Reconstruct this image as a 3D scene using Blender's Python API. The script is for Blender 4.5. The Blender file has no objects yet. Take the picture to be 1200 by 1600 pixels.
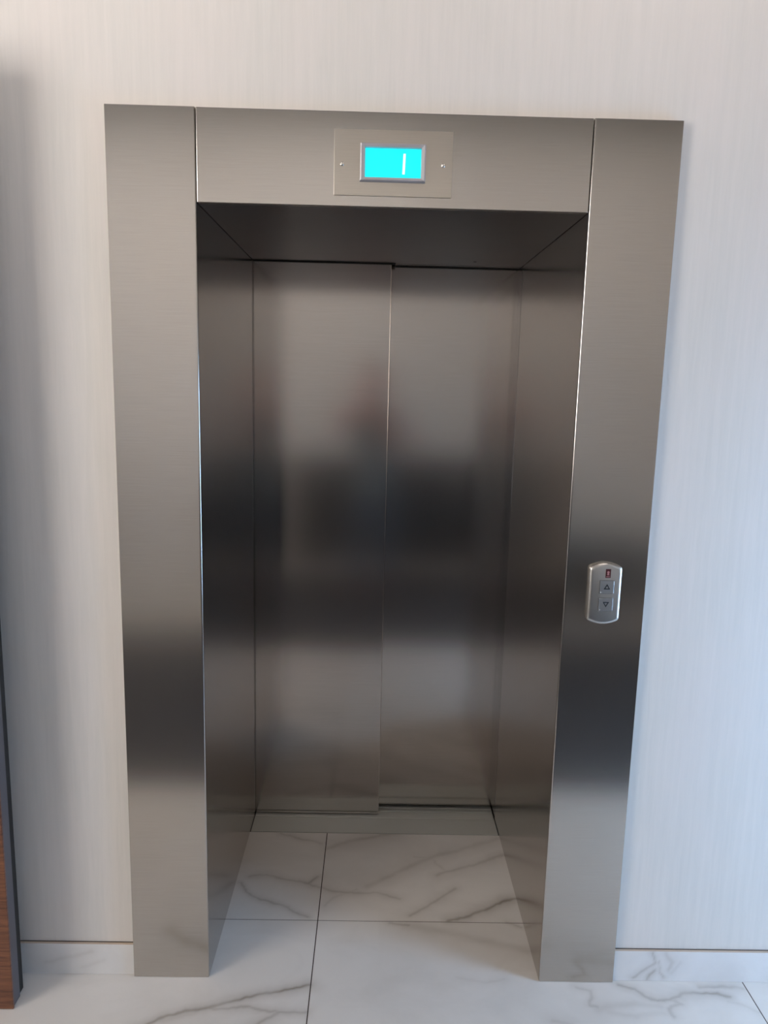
import bpy, bmesh, math, random
from mathutils import Matrix, Vector, noise

random.seed(4)
S = bpy.context.scene
COL = S.collection

# ------------------------------------------------------------------ camera
cam_data = bpy.data.cameras.new('camera')
cam = bpy.data.objects.new('camera', cam_data)
COL.objects.link(cam)
S.camera = cam
PITCH, YAW, ROLL = -0.165312, -0.014705, -0.023900
cam_data.sensor_fit = 'VERTICAL'
cam_data.sensor_height = 32.0
cam_data.lens = 32.0 * 1177.57 / 1600.0
cam_data.clip_start = 0.02
Rm = (Matrix.Rotation(YAW, 3, 'Z') @ Matrix.Rotation(PITCH, 3, 'X') @ Matrix.Rotation(ROLL, 3, 'Y'))
rot = Rm @ Matrix(((1, 0, 0), (0, 0, -1), (0, 1, 0)))      # camera x right, y up, looks along -z
cam.matrix_world = Matrix.Translation((0.43915, -1.90722, 1.67600)) @ rot.to_4x4()

# ------------------------------------------------------------------ exposure and world
S.view_settings.view_transform = 'Standard'
S.view_settings.look = 'None'
S.view_settings.gamma = 1.0
S.view_settings.use_curve_mapping = False
S.view_settings.exposure = 0.0
W = bpy.data.worlds.new('sky'); S.world = W
W.use_nodes = True
wb = W.node_tree.nodes['Background']
wb.inputs[0].default_value = (0.62, 0.78, 1.0, 1)
wb.inputs[1].default_value = 2.0


def area(name, loc, target, sx, sy, power, col):
    L = bpy.data.lights.new(name, 'AREA')
    L.shape = 'RECTANGLE'; L.size = sx; L.size_y = sy
    L.energy = power; L.color = col
    o = bpy.data.objects.new(name, L); COL.objects.link(o)
    o.location = loc
    o.rotation_euler = (Vector(target) - Vector(loc)).to_track_quat('-Z', 'Y').to_euler()
    return o


# room limits (metres); the elevator wall faces -y at y = WALL
WALL = 0.018
XL, XR, YB, ZC = -2.6, 2.9, -3.8, 3.5
# daylight falling in through the two windows, and added fill lights under the ceiling
area('daylight_right', (XR + 0.02, -0.74, 1.00), (0.6, -0.4, 0.0), 0.70, 1.5, 48, (0.36, 0.62, 1.0))
area('daylight_left', (XL - 0.02, -2.10, 2.15), (0.8, -0.3, 2.1), 1.50, 1.9, 74, (1.0, 0.90, 0.80))
FAR_FILLS = ((-1.6, -2.7, 15, 0.8), (0.15, -2.7, 16, 1.5), (1.9, -2.7, 11, 0.6))           # added, unseen fills that brighten the far wall
for lx, ly, lw, lz in FAR_FILLS:
    area('fill_light', (lx, ly, ZC - 0.12), (lx, YB, lz), 0.8, 0.25, lw, (1.0, 0.93, 0.87))
WALL_FILLS = ((-0.45, -1.0), (1.35, -1.0))                              # two more added to brighten the top of the elevator wall
for lx, ly in WALL_FILLS:
    area('fill_light', (lx, ly, ZC - 0.12), (lx, WALL, 2.5), 0.8, 0.25, 11, (1.0, 0.90, 0.84))


# ------------------------------------------------------------------ materials
def srgb(r, g, b):
    f = lambda c: (c / 255 / 12.92) if c / 255 <= 0.04045 else ((c / 255 + 0.055) / 1.055) ** 2.4
    return (f(r), f(g), f(b), 1)


def mat(name, col=(0.5, 0.5, 0.5, 1), rough=0.5, metal=0.0, **kw):
    m = bpy.data.materials.new(name); m.use_nodes = True
    p = m.node_tree.nodes['Principled BSDF']
    p.inputs['Base Color'].default_value = col
    p.inputs['Roughness'].default_value = rough
    p.inputs['Metallic'].default_value = metal
    for k, v in kw.items():
        p.inputs[k.replace('_', ' ')].default_value = v
    return m


def nd(m, t, **kw):
    n = m.node_tree.nodes.new(t)
    for k, v in kw.items():
        setattr(n, k, v)
    return n


def lk(m, a, b):
    m.node_tree.links.new(a, b)


def mixc(m, fac, a, b, blend='MIX'):
    n = nd(m, 'ShaderNodeMix', data_type='RGBA', blend_type=blend)
    for sock, v in ((n.inputs[0], fac), (n.inputs[6], a), (n.inputs[7], b)):
        if hasattr(v, 'is_linked'):
            lk(m, v, sock)
        else:
            sock.default_value = v
    return n.outputs[2]


def noise_tex(m, scale, detail=4, rough=0.55, stretch=(1, 1, 1), distortion=0.0):
    tc = nd(m, 'ShaderNodeTexCoord'); mp = nd(m, 'ShaderNodeMapping')
    mp.inputs['Scale'].default_value = stretch
    lk(m, tc.outputs['Object'], mp.inputs[0])
    n = nd(m, 'ShaderNodeTexNoise')
    n.inputs['Scale'].default_value = scale; n.inputs['Detail'].default_value = detail
    n.inputs['Roughness'].default_value = rough; n.inputs['Distortion'].default_value = distortion
    lk(m, mp.outputs[0], n.inputs[0])
    return n.outputs[0]


def ramp(m, fac, *stops):
    r = nd(m, 'ShaderNodeValToRGB')
    while len(r.color_ramp.elements) < len(stops):
        r.color_ramp.elements.new(0.5)
    for e, (p, c) in zip(r.color_ramp.elements, stops):
        e.position = p; e.color = c if len(c) == 4 else (*c, 1)
    lk(m, fac, r.inputs[0])
    return r.outputs[0]


def bump(m, height, strength, dist):
    b = nd(m, 'ShaderNodeBump')
    b.inputs['Strength'].default_value = strength; b.inputs['Distance'].default_value = dist
    lk(m, height, b.inputs['Height'])
    lk(m, b.outputs[0], m.node_tree.nodes['Principled BSDF'].inputs['Normal'])


def steel(name, base, rough, aniso, grain=(3, 3, 160)):
    m = mat(name, base, rough, 1.0)
    p = m.node_tree.nodes['Principled BSDF']
    g = noise_tex(m, 3.0, 3, 0.6, grain)                       # fine brushing lines
    s = noise_tex(m, 1.8, 2, 0.5, (1, 1, 1), 0.2)              # handling smudges
    c1 = mixc(m, ramp(m, g, (0.3, (0, 0, 0)), (0.7, (1, 1, 1))), [c * 0.95 for c in base[:3]] + [1], [min(1, c * 1.04) for c in base[:3]] + [1])
    c2 = mixc(m, ramp(m, s, (0.0, (0, 0, 0)), (1.0, (0.5, 0.5, 0.5))), c1, [base[0] * 0.88, base[1] * 0.80, base[2] * 0.74, 1])
    lk(m, c2, p.inputs['Base Color'])
    p.inputs['Anisotropic'].default_value = aniso
    t = nd(m, 'ShaderNodeTangent', direction_type='UV_MAP', uv_map='grain')
    lk(m, t.outputs[0], p.inputs['Tangent'])
    return m


M = {}
M['steel'] = steel('brushed_steel', (0.56, 0.535, 0.505, 1), 0.19, 0.25)
M['door_steel'] = steel('brushed_door_steel', (0.42, 0.395, 0.375, 1), 0.165, 0.2)
M['shaded_steel'] = steel('shaded_recess_steel', (0.20, 0.195, 0.195, 1), 0.30, 0.3)  # steel darkened in colour to stand in for the recess shade
M['plate_steel'] = steel('satin_plate_steel', (0.62, 0.58, 0.52, 1), 0.30, 0.3)
M['satin'] = mat('satin_nickel', (0.60, 0.58, 0.55, 1), 0.33, 1.0)
M['button'] = mat('button_nickel', (0.50, 0.50, 0.50, 1), 0.38, 1.0)
M['mark'] = mat('engraved_mark', (0.05, 0.06, 0.07, 1), 0.4, 0.6)
M['chrome'] = mat('screw_chrome', (0.75, 0.73, 0.70, 1), 0.14, 1.0)
M['bezel'] = mat('silver_plastic', (0.52, 0.50, 0.52, 1), 0.35, 0.55)
M['alu'] = mat('sill_aluminium', (0.62, 0.63, 0.59, 1), 0.45, 0.6)
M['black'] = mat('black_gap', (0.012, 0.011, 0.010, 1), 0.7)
M['emblem'] = mat('emblem_maroon', srgb(66, 22, 26), 0.35)
M['emblem_light'] = mat('emblem_pink', srgb(168, 120, 120), 0.35)

m = mat('lit_screen', (0.0, 0.35, 0.4, 1), 0.3); M['screen'] = m
p = m.node_tree.nodes['Principled BSDF']
p.inputs['Emission Color'].default_value = srgb(8, 236, 246); p.inputs['Emission Strength'].default_value = 1.0
m = mat('lit_digit', (0.6, 0.7, 0.7, 1), 0.3); M['digit'] = m
p = m.node_tree.nodes['Principled BSDF']
p.inputs['Emission Color'].default_value = srgb(215, 255, 255); p.inputs['Emission Strength'].default_value = 1.0

# wallpaper: pale grey with fine vertical silk streaks
m = mat('silk_wallpaper', srgb(214, 211, 206), 0.55); M['wall'] = m
g = noise_tex(m, 2.5, 6, 0.7, (26, 26, 1.3))
g2 = noise_tex(m, 1.6, 4, 0.6, (3, 3, 0.9))
c1 = mixc(m, ramp(m, g, (0.35, (0, 0, 0)), (0.68, (1, 1, 1))), srgb(211, 208, 203), srgb(218, 214, 209))
c2 = mixc(m, ramp(m, g2, (0.4, (0, 0, 0)), (0.7, (0.5, 0.5, 0.5))), c1, srgb(224, 216, 212))
lk(m, c2, m.node_tree.nodes['Principled BSDF'].inputs['Base Color'])
lk(m, ramp(m, g, (0.4, (0.62,) * 3), (0.75, (0.40,) * 3)), m.node_tree.nodes['Principled BSDF'].inputs['Roughness'])
bump(m, g, 0.10, 0.002)
M['ceiling'] = mat('grey_ceiling', (0.20, 0.19, 0.18, 1), 0.8)
M['white'] = mat('white_paint', (0.80, 0.78, 0.75, 1), 0.8)
M['plaster'] = mat('white_plaster', srgb(214, 210, 204), 0.8)

# marble-look porcelain: drawn veins come from the mesh's own vein attribute, plus faint clouding
def marble(name, base, with_attr, rough):
    m = mat(name, base, rough)
    p = m.node_tree.nodes['Principled BSDF']
    cl = noise_tex(m, 3.0, 5, 0.6, (1, 1.6, 1), 0.8)
    c = mixc(m, ramp(m, cl, (0.45, (0, 0, 0)), (0.75, (0.35, 0.35, 0.35))), base, srgb(186, 181, 174))
    if with_attr:
        at = nd(m, 'ShaderNodeAttribute', attribute_name='vein')
        c = mixc(m, at.outputs['Fac'], c, srgb(128, 118, 106))
    lk(m, c, p.inputs['Base Color'])
    return m


M['tile'] = marble('marble_porcelain', srgb(212, 207, 201), True, 0.30)
M['skirt'] = marble('marble_skirting', srgb(222, 221, 220), True, 0.30)
M['grout'] = mat('dark_grout', srgb(58, 44, 36), 0.9)
M['biscuit'] = mat('tile_biscuit', srgb(186, 168, 150), 0.8)
M['dark_floor'] = mat('charcoal_carpet', srgb(54, 54, 57), 0.9)
M['dark_block'] = mat('plain_dark_block', srgb(27, 27, 29), 0.5)
m = mat('brown_wood', srgb(104, 66, 46), 0.45); M['wood'] = m
g = noise_tex(m, 3.0, 5, 0.6, (2, 2, 30), 1.2)
lk(m, mixc(m, ramp(m, g, (0.35, (0, 0, 0)), (0.7, (1, 1, 1))), srgb(84, 50, 36), srgb(134, 88, 62)), m.node_tree.nodes['Principled BSDF'].inputs['Base Color'])
M['edge'] = mat('grey_edge_band', srgb(92, 88, 90), 0.6)
m = mat('window_glass', (1, 1, 1, 1), 0.0); M['glass'] = m
m.node_tree.nodes['Principled BSDF'].inputs['Transmission Weight'].default_value = 1.0
m.node_tree.nodes['Principled BSDF'].inputs['IOR'].default_value = 1.02
m = mat('fill_diffuser', (0.9, 0.9, 0.9, 1), 0.5); M['lamp'] = m
m.node_tree.nodes['Principled BSDF'].inputs['Emission Color'].default_value = (1, 0.93, 0.86, 1)
m.node_tree.nodes['Principled BSDF'].inputs['Emission Strength'].default_value = 3.0


# ------------------------------------------------------------------ mesh helpers
def box(bm, x0, x1, y0, y1, z0, z1, bev=0.0, seg=2):
    vs = [bm.verts.new(c) for c in ((x0, y0, z0), (x1, y0, z0), (x1, y1, z0), (x0, y1, z0),
                                    (x0, y0, z1), (x1, y0, z1), (x1, y1, z1), (x0, y1, z1))]
    fs = [bm.faces.new([vs[i] for i in q]) for q in
          ((3, 2, 1, 0), (4, 5, 6, 7), (0, 1, 5, 4), (1, 2, 6, 5), (2, 3, 7, 6), (3, 0, 4, 7))]
    if bev:
        es = list({e for f in fs for e in f.edges})
        bmesh.ops.bevel(bm, geom=es, offset=bev, segments=seg, affect='EDGES', profile=0.5)


def prism(bm, pts, axis, a0, a1, bev=0.0, seg=2):
    """extrude a 2-D outline: axis 'z' -> (x,y), 'y' -> (x,z), 'x' -> (y,z)"""
    def P(p, t):
        return {'z': (p[0], p[1], t), 'y': (p[0], t, p[1]), 'x': (t, p[0], p[1])}[axis]
    b = [bm.verts.new(P(p, a0)) for p in pts]; t = [bm.verts.new(P(p, a1)) for p in pts]
    n = len(pts)
    fs = [bm.faces.new(b), bm.faces.new(t)]
    fs += [bm.faces.new((b[i], b[(i + 1) % n], t[(i + 1) % n], t[i])) for i in range(n)]
    bmesh.ops.recalc_face_normals(bm, faces=fs)
    if bev:
        es = list({e for f in fs for e in f.edges})
        bmesh.ops.bevel(bm, geom=es, offset=bev, segments=seg, affect='EDGES', profile=0.5)


def obj(name, bm, material, parent=None, smooth=False):
    bmesh.ops.recalc_face_normals(bm, faces=bm.faces[:])
    uv = bm.loops.layers.uv.new('grain')                     # u always runs along the horizontal brushing
    for f in bm.faces:
        n = f.normal
        for l in f.loops:
            c = l.vert.co
            if abs(n.z) > 0.7: l[uv].uv = (c.x, c.y)
            elif abs(n.y) >= abs(n.x): l[uv].uv = (c.x, c.z)
            else: l[uv].uv = (c.y, c.z)
        f.smooth = smooth
    me = bpy.data.meshes.new(name); bm.to_mesh(me); bm.free()
    o = bpy.data.objects.new(name, me); COL.objects.link(o)
    for mm in (material if isinstance(material, (list, tuple)) else [material]):
        me.materials.append(mm)
    if parent is not None:
        o.parent = parent
        o.matrix_parent_inverse = Matrix.Translation(-Vector(parent.location)) if parent.parent is None and parent.type == 'EMPTY' else Matrix()
    return o


def thing(name, label, cat, loc):
    o = bpy.data.objects.new(name, None); COL.objects.link(o)
    o.location = loc; o.empty_display_size = 0.1
    o['label'] = label; o['category'] = cat
    return o


def tag(o, label, cat):
    o['label'] = label; o['category'] = cat


def struct(name, bm, material):
    o = obj(name, bm, material); o['kind'] = 'structure'
    return o


N = bmesh.new

# ------------------------------------------------------------------ room shell
OW, OH = 0.94408, 2.1            # clear opening of the recess
LEG, TOP, DEP = 0.2128, 2.3141, 0.82

# elevator wall, thick, with the shaft opening cut through it
bm = N()
x0, x1, zt, yb = -0.024, OW + 0.024, 2.30, 1.10
T = 0.2
box(bm, XL - T, x0, WALL, yb, -0.02, ZC)
box(bm, x1, XR + T, WALL, yb, -0.02, ZC)
box(bm, x0, x1, WALL, yb, zt, ZC)
struct('wall_front', bm, M['wall'])
bm = N(); box(bm, -0.2, OW + 0.2, yb + 0.002, yb + 0.1, -0.3, 2.6)  # added black slab behind the doors, stops light leaking in
struct('leak_block', bm, M['black'])

# side walls with a tall window opening each
def side_wall(name, xa, xb, y0, y1, z0, z1):
    bm = N()
    box(bm, xa, xb, YB - T, y0, -0.02, ZC); box(bm, xa, xb, y1, WALL - 0.001, -0.02, ZC)
    box(bm, xa, xb, y0, y1, -0.02, z0); box(bm, xa, xb, y0, y1, z1, ZC)
    return struct(name, bm, M['plaster'])


RWIN = (-1.09, -0.39, 0.25, 1.75)
LWIN = (-2.85, -1.35, 1.15, 3.15)
side_wall('wall_right', XR, XR + T, *RWIN)
side_wall('wall_left', XL - T, XL, *LWIN)
bm = N(); box(bm, XL, XR, YB - T, YB, -0.02, ZC)
struct('wall_back', bm, M['white'])
bm = N(); box(bm, XL - T, XR + T, YB - T, WALL + 0.5, ZC + 0.001, ZC + 0.1)
struct('ceiling', bm, M['ceiling'])
for i, (xa, (y0, y1, z0, z1)) in enumerate(((XR + 0.09, RWIN), (XL - 0.15, LWIN))):
    bm = N(); f = 0.04
    box(bm, xa, xa + 0.06, y0, y0 + f, z0, z1); box(bm, xa, xa + 0.06, y1 - f, y1, z0, z1)
    box(bm, xa, xa + 0.06, y0 + f, y1 - f, z0, z0 + f); box(bm, xa, xa + 0.06, y0 + f, y1 - f, z1 - f, z1)
    w = struct('window_%d' % (i + 1), bm, M['plaster'])
    bm = N(); box(bm, xa + 0.025, xa + 0.031, y0 + f, y1 - f, z0 + f, z1 - f)
    obj('pane', bm, M['glass'], w)

# added dark blocks for unknown furniture, giving dark bands mirrored in the steel
bm = N(); box(bm, -0.38, 0.10, YB + 0.002, YB + 0.40, 0.0, 1.0); box(bm, 0.10, 0.62, YB + 0.002, YB + 0.05, 0.0, 1.0); box(bm, 0.62, 1.55, YB + 0.002, YB + 0.40, 0.0, 1.0)
struct('added_block_1', bm, M['dark_block'])
bm = N(); box(bm, 1.56, XR - 0.002, YB + 0.002, YB + 0.05, 0.0, 0.55)
struct('added_block_2', bm, M['dark_block'])

# floor: screed, dark carpet at the back, large porcelain tiles with veins in front
bm = N(); box(bm, XL - T, XR + T, YB - T, 0.708, -0.10, -0.0115)
struct('floor', bm, M['grout'])
bm = N(); box(bm, XL, XR, -1.0, 0.7132, -0.0114, -0.0012)
obj('grout', bm, M['grout'], bpy.data.objects['floor'])
SEAM_X, SEAM_Y, TW, GR = 0.2915, 0.2400, 1.2450, 0.0016
VEINS = [
    ([(0.041, 0.452), (0.094, 0.463), (0.171, 0.437), (0.246, 0.414), (0.279, 0.453)], 0.008, 0.55),
    ([(0.246, 0.414), (0.330, 0.380), (0.392, 0.376), (0.482, 0.374), (0.553, 0.349)], 0.008, 0.5),
    ([(0.015, 0.419), (0.045, 0.372), (0.095, 0.336), (0.178, 0.302), (0.215, 0.278), (0.260, 0.254)], 0.006, 0.65),
    ([(0.119, 0.709), (0.203, 0.673), (0.275, 0.645)], 0.008, 0.4),
    ([(0.301, 0.621), (0.383, 0.664), (0.483, 0.701), (0.564, 0.720)], 0.02, 0.45),
    ([(0.308, 0.305), (0.340, 0.351), (0.410, 0.393)], 0.01, 0.25),
    ([(0.446, 0.408), (0.528, 0.466), (0.596, 0.519), (0.675, 0.575), (0.776, 0.617), (0.936, 0.695)], 0.02, 0.38),
    ([(0.686, 0.470), (0.765, 0.508), (0.866, 0.556), (0.960, 0.601)], 0.012, 0.45),
    ([(0.584, 0.267), (0.638, 0.305), (0.686, 0.352), (0.745, 0.407)], 0.009, 0.55),
    ([(0.711, 0.247), (0.783, 0.273), (0.830, 0.303), (0.888, 0.336), (0.945, 0.357)], 0.011, 0.9),
    ([(0.566, 0.224), (0.616, 0.219), (0.690, 0.197), (0.770, 0.169), (0.888, 0.138), (0.941, 0.117)], 0.03, 0.35),
    ([(0.515, 0.235), (0.557, 0.230), (0.582, 0.223)], 0.008, 0.7),
    ([(0.712, 0.014), (0.786, -0.005), (0.849, 0.006)], 0.006, 0.2),
    ([(0.890, 0.242), (0.936, 0.219)], 0.006, 0.5),
    ([(0.617, 0.573), (0.675, 0.575), (0.725, 0.485)], 0.008, 0.3),
    ([(-0.169, -0.190), (-0.126, -0.160), (-0.087, -0.135), (-0.035, -0.116), (0.020, -0.107), (0.066, -0.084), (0.101, -0.074), (0.193, -0.049), (0.288, -0.024)], 0.009, 0.85),
    ([(-0.098, -0.148), (-0.033, -0.125), (0.007, -0.111)], 0.02, 0.4),
    ([(0.021, -0.111), (0.106, -0.101), (0.180, -0.113), (0.224, -0.119), (0.289, -0.116)], 0.007, 0.7),
    ([(0.160, -0.169), (0.184, -0.139), (0.210, -0.122)], 0.012, 0.55),
    ([(1.047, -0.017), (1.081, -0.031), (1.082, -0.055), (1.068, -0.078), (1.087, -0.087)], 0.008, 0.5),
    ([(1.171, -0.010), (1.212, -0.024), (1.235, -0.048), (1.266, -0.064), (1.305, -0.060), (1.345, -0.036), (1.393, -0.031), (1.444, -0.035), (1.476, -0.049)], 0.009, 0.7),
    ([(1.311, -0.065), (1.322, -0.074), (1.285, -0.093), (1.291, -0.115)], 0.009, 0.5),
    ([(1.085, -0.096), (1.148, -0.081), (1.195, -0.076), (1.266, -0.084)], 0.025, 0.3),
    ([(1.403, -0.007), (1.463, -0.011), (1.528, -0.019)], 0.011, 0.5),
    ([(1.112, -0.104), (1.181, -0.117), (1.272, -0.106)], 0.02, 0.25),
    ([(1.462, -0.063), (1.506, -0.080), (1.544, -0.107)], 0.008, 0.25),
    ([(0.951, -0.133), (1.005, -0.149)], 0.012, 0.3),
]
BASE_VEINS = [([(1.267, .092), (1.277, .062), (1.249, .035), (1.220, .010)], .006, .55), ([(1.288, .066), (1.291, .032), (1.308, .013)], .005, .4),
              ([(1.305, .092), (1.331, .062), (1.318, .036)], .010, .3), ([(1.262, .008), (1.275, .036)], .006, .7), ([(1.354, .058), (1.326, .028)], .010, .2),
              ([(-.47, .03), (-.40, .055), (-.33, .07)], .010, .25), ([(-.36, .02), (-.30, .045)], .008, .2)]


def seg_dist(p, a, b):
    d = b - a; l = d.length_squared
    t = 0 if l == 0 else max(0, min(1, (p - a).dot(d) / l))
    return (p - (a + d * t)).length


def vein_value(x, y, veins, seed):
    q = Vector((x, y, seed))
    w = noise.noise_vector(q * 22) * 0.007 + noise.noise_vector(q * 70) * 0.003
    p = Vector((x + w.x, y + w.y)); v = 0.0
    br = 0.55 + 0.9 * (0.5 + 0.5 * noise.noise(q * 14))
    for bb, pts, wd, st in veins:
        if not (bb[0] < x < bb[1] and bb[2] < y < bb[3]): continue
        d = min(seg_dist(p, pts[i], pts[i + 1]) for i in range(len(pts) - 1))
        core = st * math.exp(-(d / (0.55 * wd)) ** 2) * 0.5
        halo = st * math.exp(-(d / (2.6 * wd)) ** 2) * 0.36
        v = max(v, (core + halo) * br)
    return min(1.0, v)


def prep(vs):
    out = []
    for pts, wd, st in vs:
        P = [Vector(p) for p in pts]; r = 0.08
        out.append((( min(p.x for p in P) - r), (max(p.x for p in P) + r), (min(p.y for p in P) - r), (max(p.y for p in P) + r), P, wd, st))
    return [((a, b, c, d), P, w, s) for a, b, c, d, P, w, s in out]


def tile(name, x0, x1, y0, y1, fine, parent=None):
    bm = N(); lay = bm.verts.layers.float.new('vein')
    vs = prep(VEINS)
    def lin(a, b, st):
        n = max(1, int(math.ceil((b - a) / st))); return [a + (b - a) * i / n for i in range(n + 1)]
    X = lin(x0, x1, 0.0045 if fine else 0.4); Y = []
    if fine and y0 < -0.22:
        Y = lin(y0, -0.22, 0.4)[:-1] + lin(-0.22, y1, 0.0045)
    else:
        Y = lin(y0, y1, 0.0045 if fine else 0.4)
    G = [[bm.verts.new((x, y, 0.0)) for x in X] for y in Y]
    for row in G:
        for v in row:
            v[lay] = vein_value(v.co.x, v.co.y, vs, 3.0) if fine and v.co.y > -0.23 else 0.0
    for j in range(len(Y) - 1):
        for i in range(len(X) - 1):
            bm.faces.new((G[j][i], G[j][i + 1], G[j + 1][i + 1], G[j + 1][i]))
    # skirt down to the screed
    ring = G[0] + [r[-1] for r in G[1:]] + G[-1][-2::-1] + [r[0] for r in G[-2:0:-1]]
    low = [bm.verts.new((v.co.x, v.co.y, -0.011)) for v in ring]
    for i in range(len(ring)):
        k = (i + 1) % len(ring)
        bm.faces.new((ring[i], low[i], low[k], ring[k]))
    o = struct(name, bm, M['tile'])
    return o


xs = [XL, SEAM_X - 2 * TW, SEAM_X - TW, SEAM_X, SEAM_X + TW, SEAM_X + 2 * TW]
CARPET = SEAM_Y - TW - 0.03
front_end = WALL - 0.002
k = 0
for i in range(len(xs) - 1):
    a, b = max(xs[i], XL), min(xs[i + 1], XR)
    if b - a < 0.02: continue
    vis = xs[i] > -1.0 and xs[i] < 1.6
    a2, b2 = a + GR, b - GR
    if i == 2:      # runs under the left leg and into the recess
        tile('floor', a2, b2, CARPET, SEAM_Y - GR, True)
        tile('floor', -0.022, b2, SEAM_Y + GR, 0.7135, True)
    elif i == 3:
        tile('floor', a2, b2, CARPET, SEAM_Y - GR, True)
        tile('floor', a2, OW + 0.022, SEAM_Y + GR, 0.7135, True)
    else:
        tile('floor', a2, b2, CARPET, front_end, False)
bm = N(); box(bm, XL, XR, -3.10, CARPET - 0.003, -0.011, 0.0)
struct('floor', bm, M['dark_floor'])
tile('floor', XL, XR, YB, -3.103, False)

# skirting boards
def skirting(name, xa, xb):
    bm = N(); lay = bm.verts.layers.float.new('vein'); vs = prep(BASE_VEINS)
    n = int((xb - xa) / 0.005) + 1; kz = 18
    G = [[bm.verts.new((xa + (xb - xa) * i / n, 0.008, 0.0005 + 0.0955 * j / kz)) for i in range(n + 1)] for j in range(kz + 1)]
    for r in G:
        for v in r: v[lay] = vein_value(v.co.x, v.co.z, vs, 9.0)
    for j in range(kz):
        for i in range(n): bm.faces.new((G[j][i], G[j][i + 1], G[j + 1][i + 1], G[j + 1][i]))
    for a, b in ((G[0][0], G[-1][0]), (G[0][-1], G[-1][-1])):
        pass
    o = struct(name, bm, M['skirt'])
    bm = N(); box(bm, xa, xb, 0.0081, WALL - 0.001, 0.0005, 0.0959)
    obj('tile_edge', bm, M['biscuit'], o)
    bm = N(); box(bm, xa, xb, WALL - 0.0018, WALL - 0.0005, 0.0962, 0.0978)
    obj('grout_line', bm, M['grout'], o)
    return o


skirting('baseboard_left', -0.545, -LEG - 0.002)
skirting('baseboard_right', OW + LEG + 0.002, XR - 0.003)

# ------------------------------------------------------------------ elevator surround
fr = thing('elevator_surround', 'brushed stainless steel portal frame lining the elevator recess, set in pale wall', 'elevator frame', (OW / 2, 0.0, 0.0))
BV = 0.0010
FR = 0.0045                        # radius of the folded corner
def fold(x, sg):
    return [(x - sg * FR * (1 - math.sin(a)), FR * (1 - math.cos(a))) for a in [math.pi / 2 * k / 5 for k in range(6)]]

bm = N()
prism(bm, [(-LEG, 0.016), (-LEG, 0), *fold(0.0, 1), (0, DEP), (-0.02, DEP), (-0.02, 0.016)], 'z', 0.0006, TOP, BV, 1)
obj('side_panel', bm, M['steel'], fr)
bm = N()
prism(bm, [(OW + LEG, 0.016), (OW + LEG, 0), *fold(OW, -1), (OW, DEP), (OW + 0.02, DEP), (OW + 0.02, 0.016)], 'z', 0.0006, TOP, BV, 1)
obj('side_panel', bm, M['steel'], fr)
g = 0.0018
bm = N(); box(bm, g, OW - g, 0.0, 0.015, OH, TOP - 0.001, 0.0015, 2)
obj('header_panel', bm, M['steel'], fr)
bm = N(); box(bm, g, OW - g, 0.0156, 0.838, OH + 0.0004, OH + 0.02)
obj('soffit_panel', bm, M['shaded_steel'], fr)['label'] = 'steel soffit with shade darkened into its colour'
bm = N(); box(bm, 0.762, 0.772, 0.7530, 0.7565, OH - 0.0006, OH + 0.002)
obj('slot', bm, M['black'], fr)
# narrow steel returns between surround and doors, behind a fine seam
for xa, xb in ((-0.02, 0.0), (OW, OW + 0.02)):
    bm = N(); box(bm, xa, xb, DEP + 0.004, 0.838 if xa < 0 else 0.90, 0.012, OH + 0.01, 0.001, 1)
    obj('door_jamb', bm, M['door_steel'], fr)
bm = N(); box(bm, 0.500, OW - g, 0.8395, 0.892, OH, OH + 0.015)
obj('door_head', bm, M['shaded_steel'], fr)
for xa, xb, ya in ((g, 0.4995, 0.8345), (0.5005, OW - g, 0.8860)):  # black strips standing in for the shade line above the door panels
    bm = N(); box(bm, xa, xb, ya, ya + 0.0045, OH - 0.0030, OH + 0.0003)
    obj('shade_line', bm, M['black'], fr)
for xa, xb in ((-0.023, -0.021), (OW + 0.021, OW + 0.023)):
    bm = N(); box(bm, xa, xb, 0.80, 0.96, 0.0, OH + 0.1)
    obj('backing', bm, M['black'], fr)

# ------------------------------------------------------------------ doors
dr = thing('elevator_door', 'closed two-panel brushed steel sliding elevator door at the back of the recess', 'elevator door', (OW / 2, 0.87, 0.0))
bm = N(); box(bm, -0.0150, 0.4860, 0.842, 0.872, 0.003, OH + 0.05, 0.0018, 2)
obj('door_panel', bm, M['door_steel'], dr)['label'] = 'left panel sliding in front of the other'
bm = N(); box(bm, 0.4500, OW + 0.015, 0.896, 0.926, 0.013, OH + 0.05, 0.0018, 2)
obj('door_panel', bm, M['door_steel'], dr)['label'] = 'right panel set further back'

sl = thing('door_sill', 'grey aluminium threshold strip with running grooves below the elevator door', 'door sill', (OW / 2, 0.78, 0.0))
bm = N(); box(bm, 0.002, OW - 0.002, 0.7165, 0.8175, -0.011, 0.0005)
obj('sill_plate', bm, M['alu'], sl)
for ya, yb2, nm in ((0.8215, 0.8640, 'guide_rail'), (0.8690, 0.8880, 'guide_rail'), (0.894, 0.930, 'guide_rail')):
    bm = N(); box(bm, 0.002, OW - 0.002, ya, yb2, -0.011, 0.0, 0.0006, 1)
    obj(nm, bm, M['alu'], sl)
bm = N(); box(bm, -0.02, OW + 0.02, 0.715, 1.09, -0.06, -0.0115)
obj('sill_base', bm, M['black'], sl)

# ------------------------------------------------------------------ floor indicator in the header
def circ(cx, cz, r, n=24):
    return [(cx + r * math.cos(2 * math.pi * i / n), cz + r * math.sin(2 * math.pi * i / n)) for i in range(n)]


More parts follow.
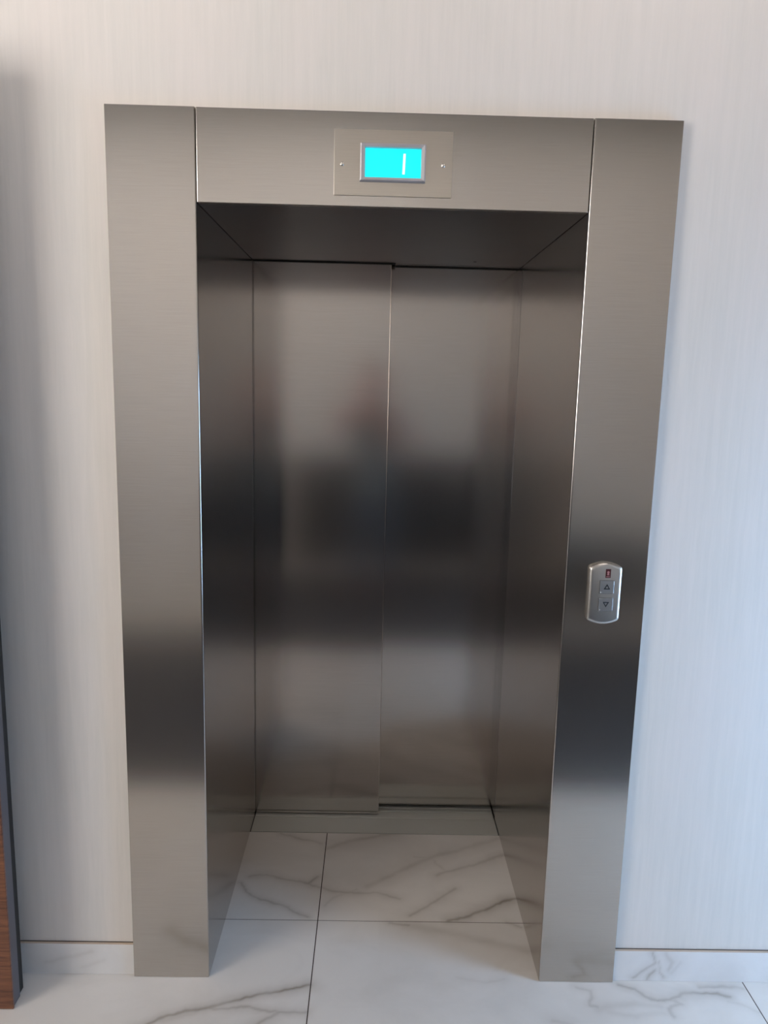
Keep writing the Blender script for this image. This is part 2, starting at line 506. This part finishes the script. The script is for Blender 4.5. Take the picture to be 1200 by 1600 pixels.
fi = thing('floor_indicator', 'lit cyan floor display reading 1 on a steel plate above the doorway', 'floor display', (0.469, 0.0, 2.125))
bm = N(); box(bm, 0.3285, 0.6100, -0.0022, -0.0002, 2.1245, 2.2735, 0.0006, 2)
obj('back_plate', bm, M['plate_steel'], fi)
bm = N()   # bezel: outer rounded frame around a recessed screen, sloping faces
def ring(x0, x1, z0, z1, y): return [bm.verts.new(c) for c in ((x0, y, z0), (x1, y, z0), (x1, y, z1), (x0, y, z1))]
R0 = ring(0.3900, 0.5465, 2.1560, 2.2425, -0.0024)
R1 = ring(0.3912, 0.5453, 2.1572, 2.2413, -0.0115)
R2 = ring(0.3935, 0.5430, 2.1595, 2.2390, -0.0130)
R3 = ring(0.4015, 0.5365, 2.1650, 2.2325, -0.0110)
R4 = ring(0.4030, 0.5350, 2.1662, 2.2312, -0.0048)
for a, b in ((R0, R1), (R1, R2), (R2, R3), (R3, R4)):
    for i in range(4): bm.faces.new((a[i], a[(i + 1) % 4], b[(i + 1) % 4], b[i]))
obj('bezel', bm, M['bezel'], fi)
bm = N(); box(bm, 0.4030, 0.5350, -0.0048, -0.0028, 2.1662, 2.2312)
scr = obj('screen', bm, M['screen'], fi)
bm = N(); prism(bm, [(0.4915, 2.1745), (0.4972, 2.1745), (0.4985, 2.2205), (0.4930, 2.2205)], 'y', -0.0056, -0.0049)
obj('digit', bm, M['digit'], scr)
for cx, cz in ((0.348, 2.1945), (0.5885, 2.1970)):
    bm = N()
    rings = [(0.0050, -0.0023), (0.0050, -0.0034), (0.0037, -0.0050), (0.0018, -0.0057)]
    vv = [[bm.verts.new((x, y, z)) for x, z in circ(cx, cz, r, 16)] for r, y in rings]
    for a, b in zip(vv, vv[1:]):
        for i in range(16): bm.faces.new((a[i], a[(i + 1) % 16], b[(i + 1) % 16], b[i]))
    bm.faces.new(vv[-1])
    obj('screw', bm, M['chrome'], fi, smooth=True)

# ------------------------------------------------------------------ call button panel on the right leg
cp = thing('call_panel', 'satin metal call panel with up and down buttons on right steel jamb', 'elevator button panel', (1.046, 0.0, 1.157))
# outline: straight sides, bowed top and bottom, rounded corners
CX, Z0, Z1, HW, BOW = 1.0465, 1.0855, 1.2270, 0.0425, 0.0115
def panel_outline(inset):
    hw = HW - inset; pts = []
    for i in range(13):
        t = -1 + 2 * i / 12; pts.append((CX + hw * t, Z1 - inset + BOW * (1 - t * t)))
    for i in range(13):
        t = 1 - 2 * i / 12; pts.append((CX + hw * t, Z0 + inset - BOW * (1 - t * t)))
    # soften the four corners
    out = []
    for i, q in enumerate(pts):
        if i in (0, 12, 13, 25):
            r = 0.006 if inset < 0.004 else 0.004
            a = Vector(pts[i - 1]); b = Vector(q); c = Vector(pts[(i + 1) % 26])
            p0 = b + (a - b).normalized() * r; p1 = b + (c - b).normalized() * r
            for t in (0, .25, .5, .75, 1):
                w = (1 - t) ** 2 * p0 + 2 * t * (1 - t) * b + t * t * p1; out.append((w.x, w.y))
        else:
            out.append(q)
    return out


bm = N()
prof = [(0.0, -0.0003), (0.0, -0.0080), (0.0006, -0.0105), (0.0020, -0.0130), (0.0045, -0.0148), (0.0080, -0.0156)]
loops = []
for ins, y in prof:
    loops.append([bm.verts.new((x, y, z)) for x, z in panel_outline(ins)])
n = len(loops[0])
for a, b in zip(loops, loops[1:]):
    for i in range(n): bm.faces.new((a[i], a[(i + 1) % n], b[(i + 1) % n], b[i]))
bm.faces.new(loops[-1])
hs = obj('housing', bm, M['satin'], cp, smooth=True)
YF = -0.0156
bm = N(); box(bm, 1.0445, 1.0580, YF - 0.0006, YF, 1.2000, 1.2235, 0.0003, 1)
em = obj('emblem', bm, M['emblem'], cp); em['label'] = 'small dark red badge'
bm = N()      # pale figure inside the badge: round head on a wider foot
prism(bm, circ(1.0512, 1.2150, 0.0032, 16), 'y', YF - 0.0010, YF - 0.0007)
prism(bm, [(1.0480, 1.2068), (1.0545, 1.2068), (1.0530, 1.2120), (1.0494, 1.2120)], 'y', YF - 0.0010, YF - 0.0007)
prism(bm, [(1.0466, 1.2022), (1.0558, 1.2022), (1.0558, 1.2040), (1.0466, 1.2040)], 'y', YF - 0.0010, YF - 0.0007)
obj('emblem_figure', bm, M['emblem_light'], em)
for zc, up in ((1.1755, True), (1.1285, False)):
    cx = 1.0500
    bm = N()          # dark joint around the button
    box(bm, cx - 0.0192, cx + 0.0192, YF - 0.0003, YF + 0.001, zc - 0.0177, zc + 0.0177)
    bz = obj('button', bm, M['mark'], cp)
    bz['label'] = 'square up button' if up else 'square down button'
    bm = N(); box(bm, cx - 0.0184, cx + 0.0184, YF - 0.0016, YF - 0.0003, zc - 0.0169, zc + 0.0169, 0.0007, 2)
    obj('button_face', bm, M['button'], bz)
    s = 1 if up else -1
    za = zc + (0.0005 if up else 0.001)
    outer = [(cx - 0.0085, za - 0.0065 * s), (cx + 0.0085, za - 0.0065 * s), (cx, za + 0.0080 * s)]
    inner = [(cx - 0.0042, za - 0.0038 * s), (cx + 0.0042, za - 0.0038 * s), (cx, za + 0.0032 * s)]
    bm = N()
    o3 = [[bm.verts.new((x, y, z)) for x, z in outer] for y in (YF - 0.0016, YF - 0.0023)]
    i3 = [[bm.verts.new((x, y, z)) for x, z in inner] for y in (YF - 0.0016, YF - 0.0023)]
    for i in range(3):
        k2 = (i + 1) % 3
        bm.faces.new((o3[0][i], o3[0][k2], o3[1][k2], o3[1][i])); bm.faces.new((i3[0][i], i3[0][k2], i3[1][k2], i3[1][i]))
        bm.faces.new((o3[1][i], o3[1][k2], i3[1][k2], i3[1][i]))
    obj('arrow_mark', bm, M['mark'], bz)
    bm = N()     # tiny pale lamp dot in the lower left corner
    prism(bm, circ(cx - 0.0155, zc - 0.0140, 0.0014, 12), 'y', YF - 0.0022, YF - 0.0015)
    obj('lamp_dot', bm, M['white'], bz)

# ------------------------------------------------------------------ brown wooden leaf at the left edge
dl = thing('wooden_panel', 'tall reddish brown wood panel standing upright at the far left edge', 'wood panel', (-0.95, -0.09, 0.0))
bm = N(); box(bm, -1.40, -0.4985, -0.119, -0.112, 0.001, 2.40, 0.001, 1)
obj('wood_face', bm, M['wood'], dl)
bm = N(); box(bm, -1.398, -0.5005, -0.1118, -0.075, 0.002, 2.398, 0.001, 1)
obj('core', bm, M['edge'], dl)
bm = N(); box(bm, -1.395, -0.5035, -0.0748, -0.050, 0.006, 2.39)
obj('seal', bm, M['black'], dl)

# ------------------------------------------------------------------ housings of the added fill lights
for i, (lx, ly) in enumerate([q[:2] for q in FAR_FILLS]):
    bm = N(); box(bm, lx - 0.42, lx + 0.42, ly + 0.02, ly + 0.16, ZC - 0.20, ZC)
    o = struct('added_block_%d' % (i + 3), bm, M['edge'])
for i, (lx, ly) in enumerate(WALL_FILLS):
    bm = N(); box(bm, lx - 0.42, lx + 0.42, ly - 0.16, ly - 0.02, ZC - 0.20, ZC)
    o = struct('added_block_%d' % (i + 6), bm, M['edge'])

# ------------------------------------------------------------------ the photographer, seen only as a soft mirror image in the doors
def skin_mesh(name, pts, edges, mat_, parent, level=2, root=0):
    """grow a limb skeleton [(x,y,z,rx,ry)] into one smooth surface"""
    me = bpy.data.meshes.new(name)
    me.from_pydata([p[:3] for p in pts], edges, [])
    o = bpy.data.objects.new(name, me); COL.objects.link(o)
    md = o.modifiers.new('skin', 'SKIN'); md.use_smooth_shade = True
    for i, p in enumerate(pts):
        sv = me.skin_vertices[0].data[i]; sv.radius = (p[3], p[4]); sv.use_root = (i == root)
    sb = o.modifiers.new('sub', 'SUBSURF'); sb.levels = level; sb.render_levels = level
    bpy.context.view_layer.update()
    ev = o.evaluated_get(bpy.context.evaluated_depsgraph_get())
    m2 = bpy.data.meshes.new_from_object(ev)
    o.modifiers.clear(); o.data = m2; m2.name = name
    m2.materials.clear(); m2.materials.append(mat_)
    for f in m2.polygons: f.use_smooth = True
    if parent is not None:
        o.parent = parent
        o.matrix_parent_inverse = Matrix.Translation(-Vector(parent.location))
    return o


M['skin'] = mat('skin', srgb(212, 140, 118), 0.5)
M['shirt'] = mat('teal_grey_shirt', srgb(112, 124, 126), 0.85)
M['trousers'] = mat('dark_trousers', srgb(92, 98, 106), 0.85)
M['hair'] = mat('dark_hair', srgb(46, 36, 30), 0.6)
M['shoe'] = mat('black_shoe', srgb(28, 28, 30), 0.5)
pr = thing('person', 'person in teal-grey shirt holding up a phone, mirrored softly in the steel doors', 'person', (0.43, -2.30, 0.0))
px, py = 0.43, -2.30
body_pts = [(px, py, 0.96, .10, .07), (px, py, 1.16, .11, .075), (px, py, 1.36, .16, .105), (px, py + .01, 1.47, .10, .075),
            (px, py + .025, 1.56, .054, .054), (px, py + .05, 1.615, .062, .080), (px, py + .045, 1.70, .080, .100), (px, py + .04, 1.79, .072, .088), (px, py + .035, 1.83, .04, .05)]
body_edges = [(i, i + 1) for i in range(8)]
def add(parent_i, *chain):
    for c in chain:
        body_pts.append(c); body_edges.append((parent_i, len(body_pts) - 1)); parent_i = len(body_pts) - 1
    return parent_i
for s in (-1, 1): add(6, (px + s * .088, py + .03, 1.69, .010, .018))                  # ears
wr = {}
add(2, (px - .16, py - .012, 1.43, .048, .048)); a = len(body_pts) - 1
wr[-1] = add(a, (px - .26, py + .14, 1.39, .047, .047), (px - .17, py + .24, 1.46, .040, .040), (px - .068, py + .325, 1.555, .028, .024), (px - .050, py + .345, 1.585, .034, .016))
add(2, (px + .16, py - .012, 1.43, .048, .048)); a = len(body_pts) - 1
wr[1] = add(a, (px + .22, py + .10, 1.20, .047, .047), (px + .16, py + .22, 1.37, .040, .040), (px + .080, py + .325, 1.535, .028, .024), (px + .066, py + .345, 1.570, .034, .016))
for s in (-1, 1):     # thumbs and fingers close around the phone edges, all behind the lens
    bx, by, bz = body_pts[wr[s]][:3]
    for k, ln in enumerate((.030, .036, .034, .026)):
        z = bz + .030 - .017 * k
        add(wr[s], (bx - s * .006, by + .012, z, .008, .008), (bx - s * .012, by + .022, z + .004, .0075, .0075), (bx - s * (.012 + ln * .5), by + .027, z + .006, .0065, .0065))
    add(wr[s], (bx - s * .012, by - .014, bz + .022, .010, .010), (bx - s * .026, by - .008, bz + .042, .0085, .0085))
for s in (-1, 1):     # legs
    add(0, (px + s * .10, py, 0.84, .070, .070), (px + s * .105, py + .01, 0.50, .058, .060), (px + s * .11, py - .02, 0.30, .052, .055), (px + s * .11, py - .02, 0.10, .036, .040), (px + s * .115, py + .07, 0.045, .035, .026))
bo = skin_mesh('body', body_pts, body_edges, M['skin'], pr, 3)
fy = max(v.co.y for v in bo.data.vertices if 1.60 < v.co.z < 1.78 and abs(v.co.x - px) < .02 and v.co.y < py + .2)
for v in bo.data.vertices:                # nose, eye sockets, lips and chin modelled into the face
    c = v.co
    if not (1.56 < c.z < 1.80 and py + .07 < c.y < py + .22 and abs(c.x - px) < .08): continue
    g2 = lambda dx, dz, sx, sz: math.exp(-((c.x - px - dx) / sx) ** 2 - ((c.z - dz) / sz) ** 2)
    c.y += .026 * g2(0, 1.672, .013, .020) + .012 * g2(0, 1.695, .010, .022) + .008 * g2(0, 1.632, .024, .008) + .010 * g2(0, 1.597, .022, .014)
    c.y -= .010 * (g2(-.032, 1.708, .017, .011) + g2(.032, 1.708, .017, .011)) + .004 * g2(0, 1.637, .02, .004)
def ellipsoid(cx, cy, cz, rx, ry, rz):
    bm = N(); bmesh.ops.create_uvsphere(bm, u_segments=16, v_segments=10, radius=1.0)
    for v in bm.verts: v.co = (cx + v.co.x * rx, cy + v.co.y * ry, cz + v.co.z * rz)
    return bm
for s in (-1, 1):
    e = obj('eye', ellipsoid(px + s * .032, fy - .020, 1.708, .013, .011, .009), M['white'], pr, True)
    obj('iris', ellipsoid(px + s * .032, fy - .0105, 1.708, .0055, .003, .0055), M['hair'], e, True)
    obj('eyebrow', ellipsoid(px + s * .033, fy - .010, 1.729, .020, .007, .004), M['hair'], pr, True)
obj('lips', ellipsoid(px, fy - .001, 1.634, .022, .006, .006), mat('lip', srgb(150, 70, 66), 0.5), pr, True)
sp = [(px, py, 0.80, .16, .115), (px, py, 0.96, .165, .120), (px, py, 1.16, .150, .105), (px, py, 1.36, .176, .12), (px, py + .01, 1.46, .11, .085),
      (px - .17, py, 1.43, .075, .075), (px - .255, py + .13, 1.393, .060, .060), (px + .17, py, 1.43, .075, .075), (px + .218, py + .09, 1.22, .060, .060)]
skin_mesh('shirt', sp, [(0, 1), (1, 2), (2, 3), (3, 4), (3, 5), (5, 6), (3, 7), (7, 8)], M['shirt'], pr, 2, 1)
tp = [(px, py, 1.04, .12, .09), (px, py, 0.93, .125, .095)]; te = [(0, 1)]
for s in (-1, 1):
    n0 = len(tp)
    tp += [(px + s * .095, py, 0.82, .092, .098), (px + s * .105, py + .01, 0.50, .072, .075), (px + s * .11, py - .02, 0.06, .058, .066)]
    te += [(1, n0), (n0, n0 + 1), (n0 + 1, n0 + 2)]
skin_mesh('trousers', tp, te, M['trousers'], pr, 2, 1)
skin_mesh('hair', [(px, py + .055, 1.845, .062, .085), (px, py + .0, 1.815, .094, .100), (px, py - .035, 1.72, .092, .072), (px, py - .035, 1.63, .070, .05)], [(0, 1), (1, 2), (2, 3)], M['hair'], pr)
for s in (-1, 1):
    skin_mesh('shoe', [(px + s * .11, py - .05, 0.046, .045, .045), (px + s * .115, py + .05, 0.042, .048, .041), (px + s * .12, py + .15, 0.034, .040, .032)], [(0, 1), (1, 2)], M['shoe'], pr)
ph = thing('smartphone', 'dark phone held upright in both hands of the person mirrored in doors', 'phone', (0.447, -1.93, 1.53))
bm = N(); box(bm, 0.409, 0.485, -1.929, -1.921, 1.535, 1.695, 0.003, 2)
obj('phone_body', bm, mat('phone_black', srgb(20, 20, 22), 0.3), ph)
bm = N(); box(bm, 0.412, 0.482, -1.9298, -1.9293, 1.540, 1.690)
obj('phone_screen', bm, M['mark'], ph)
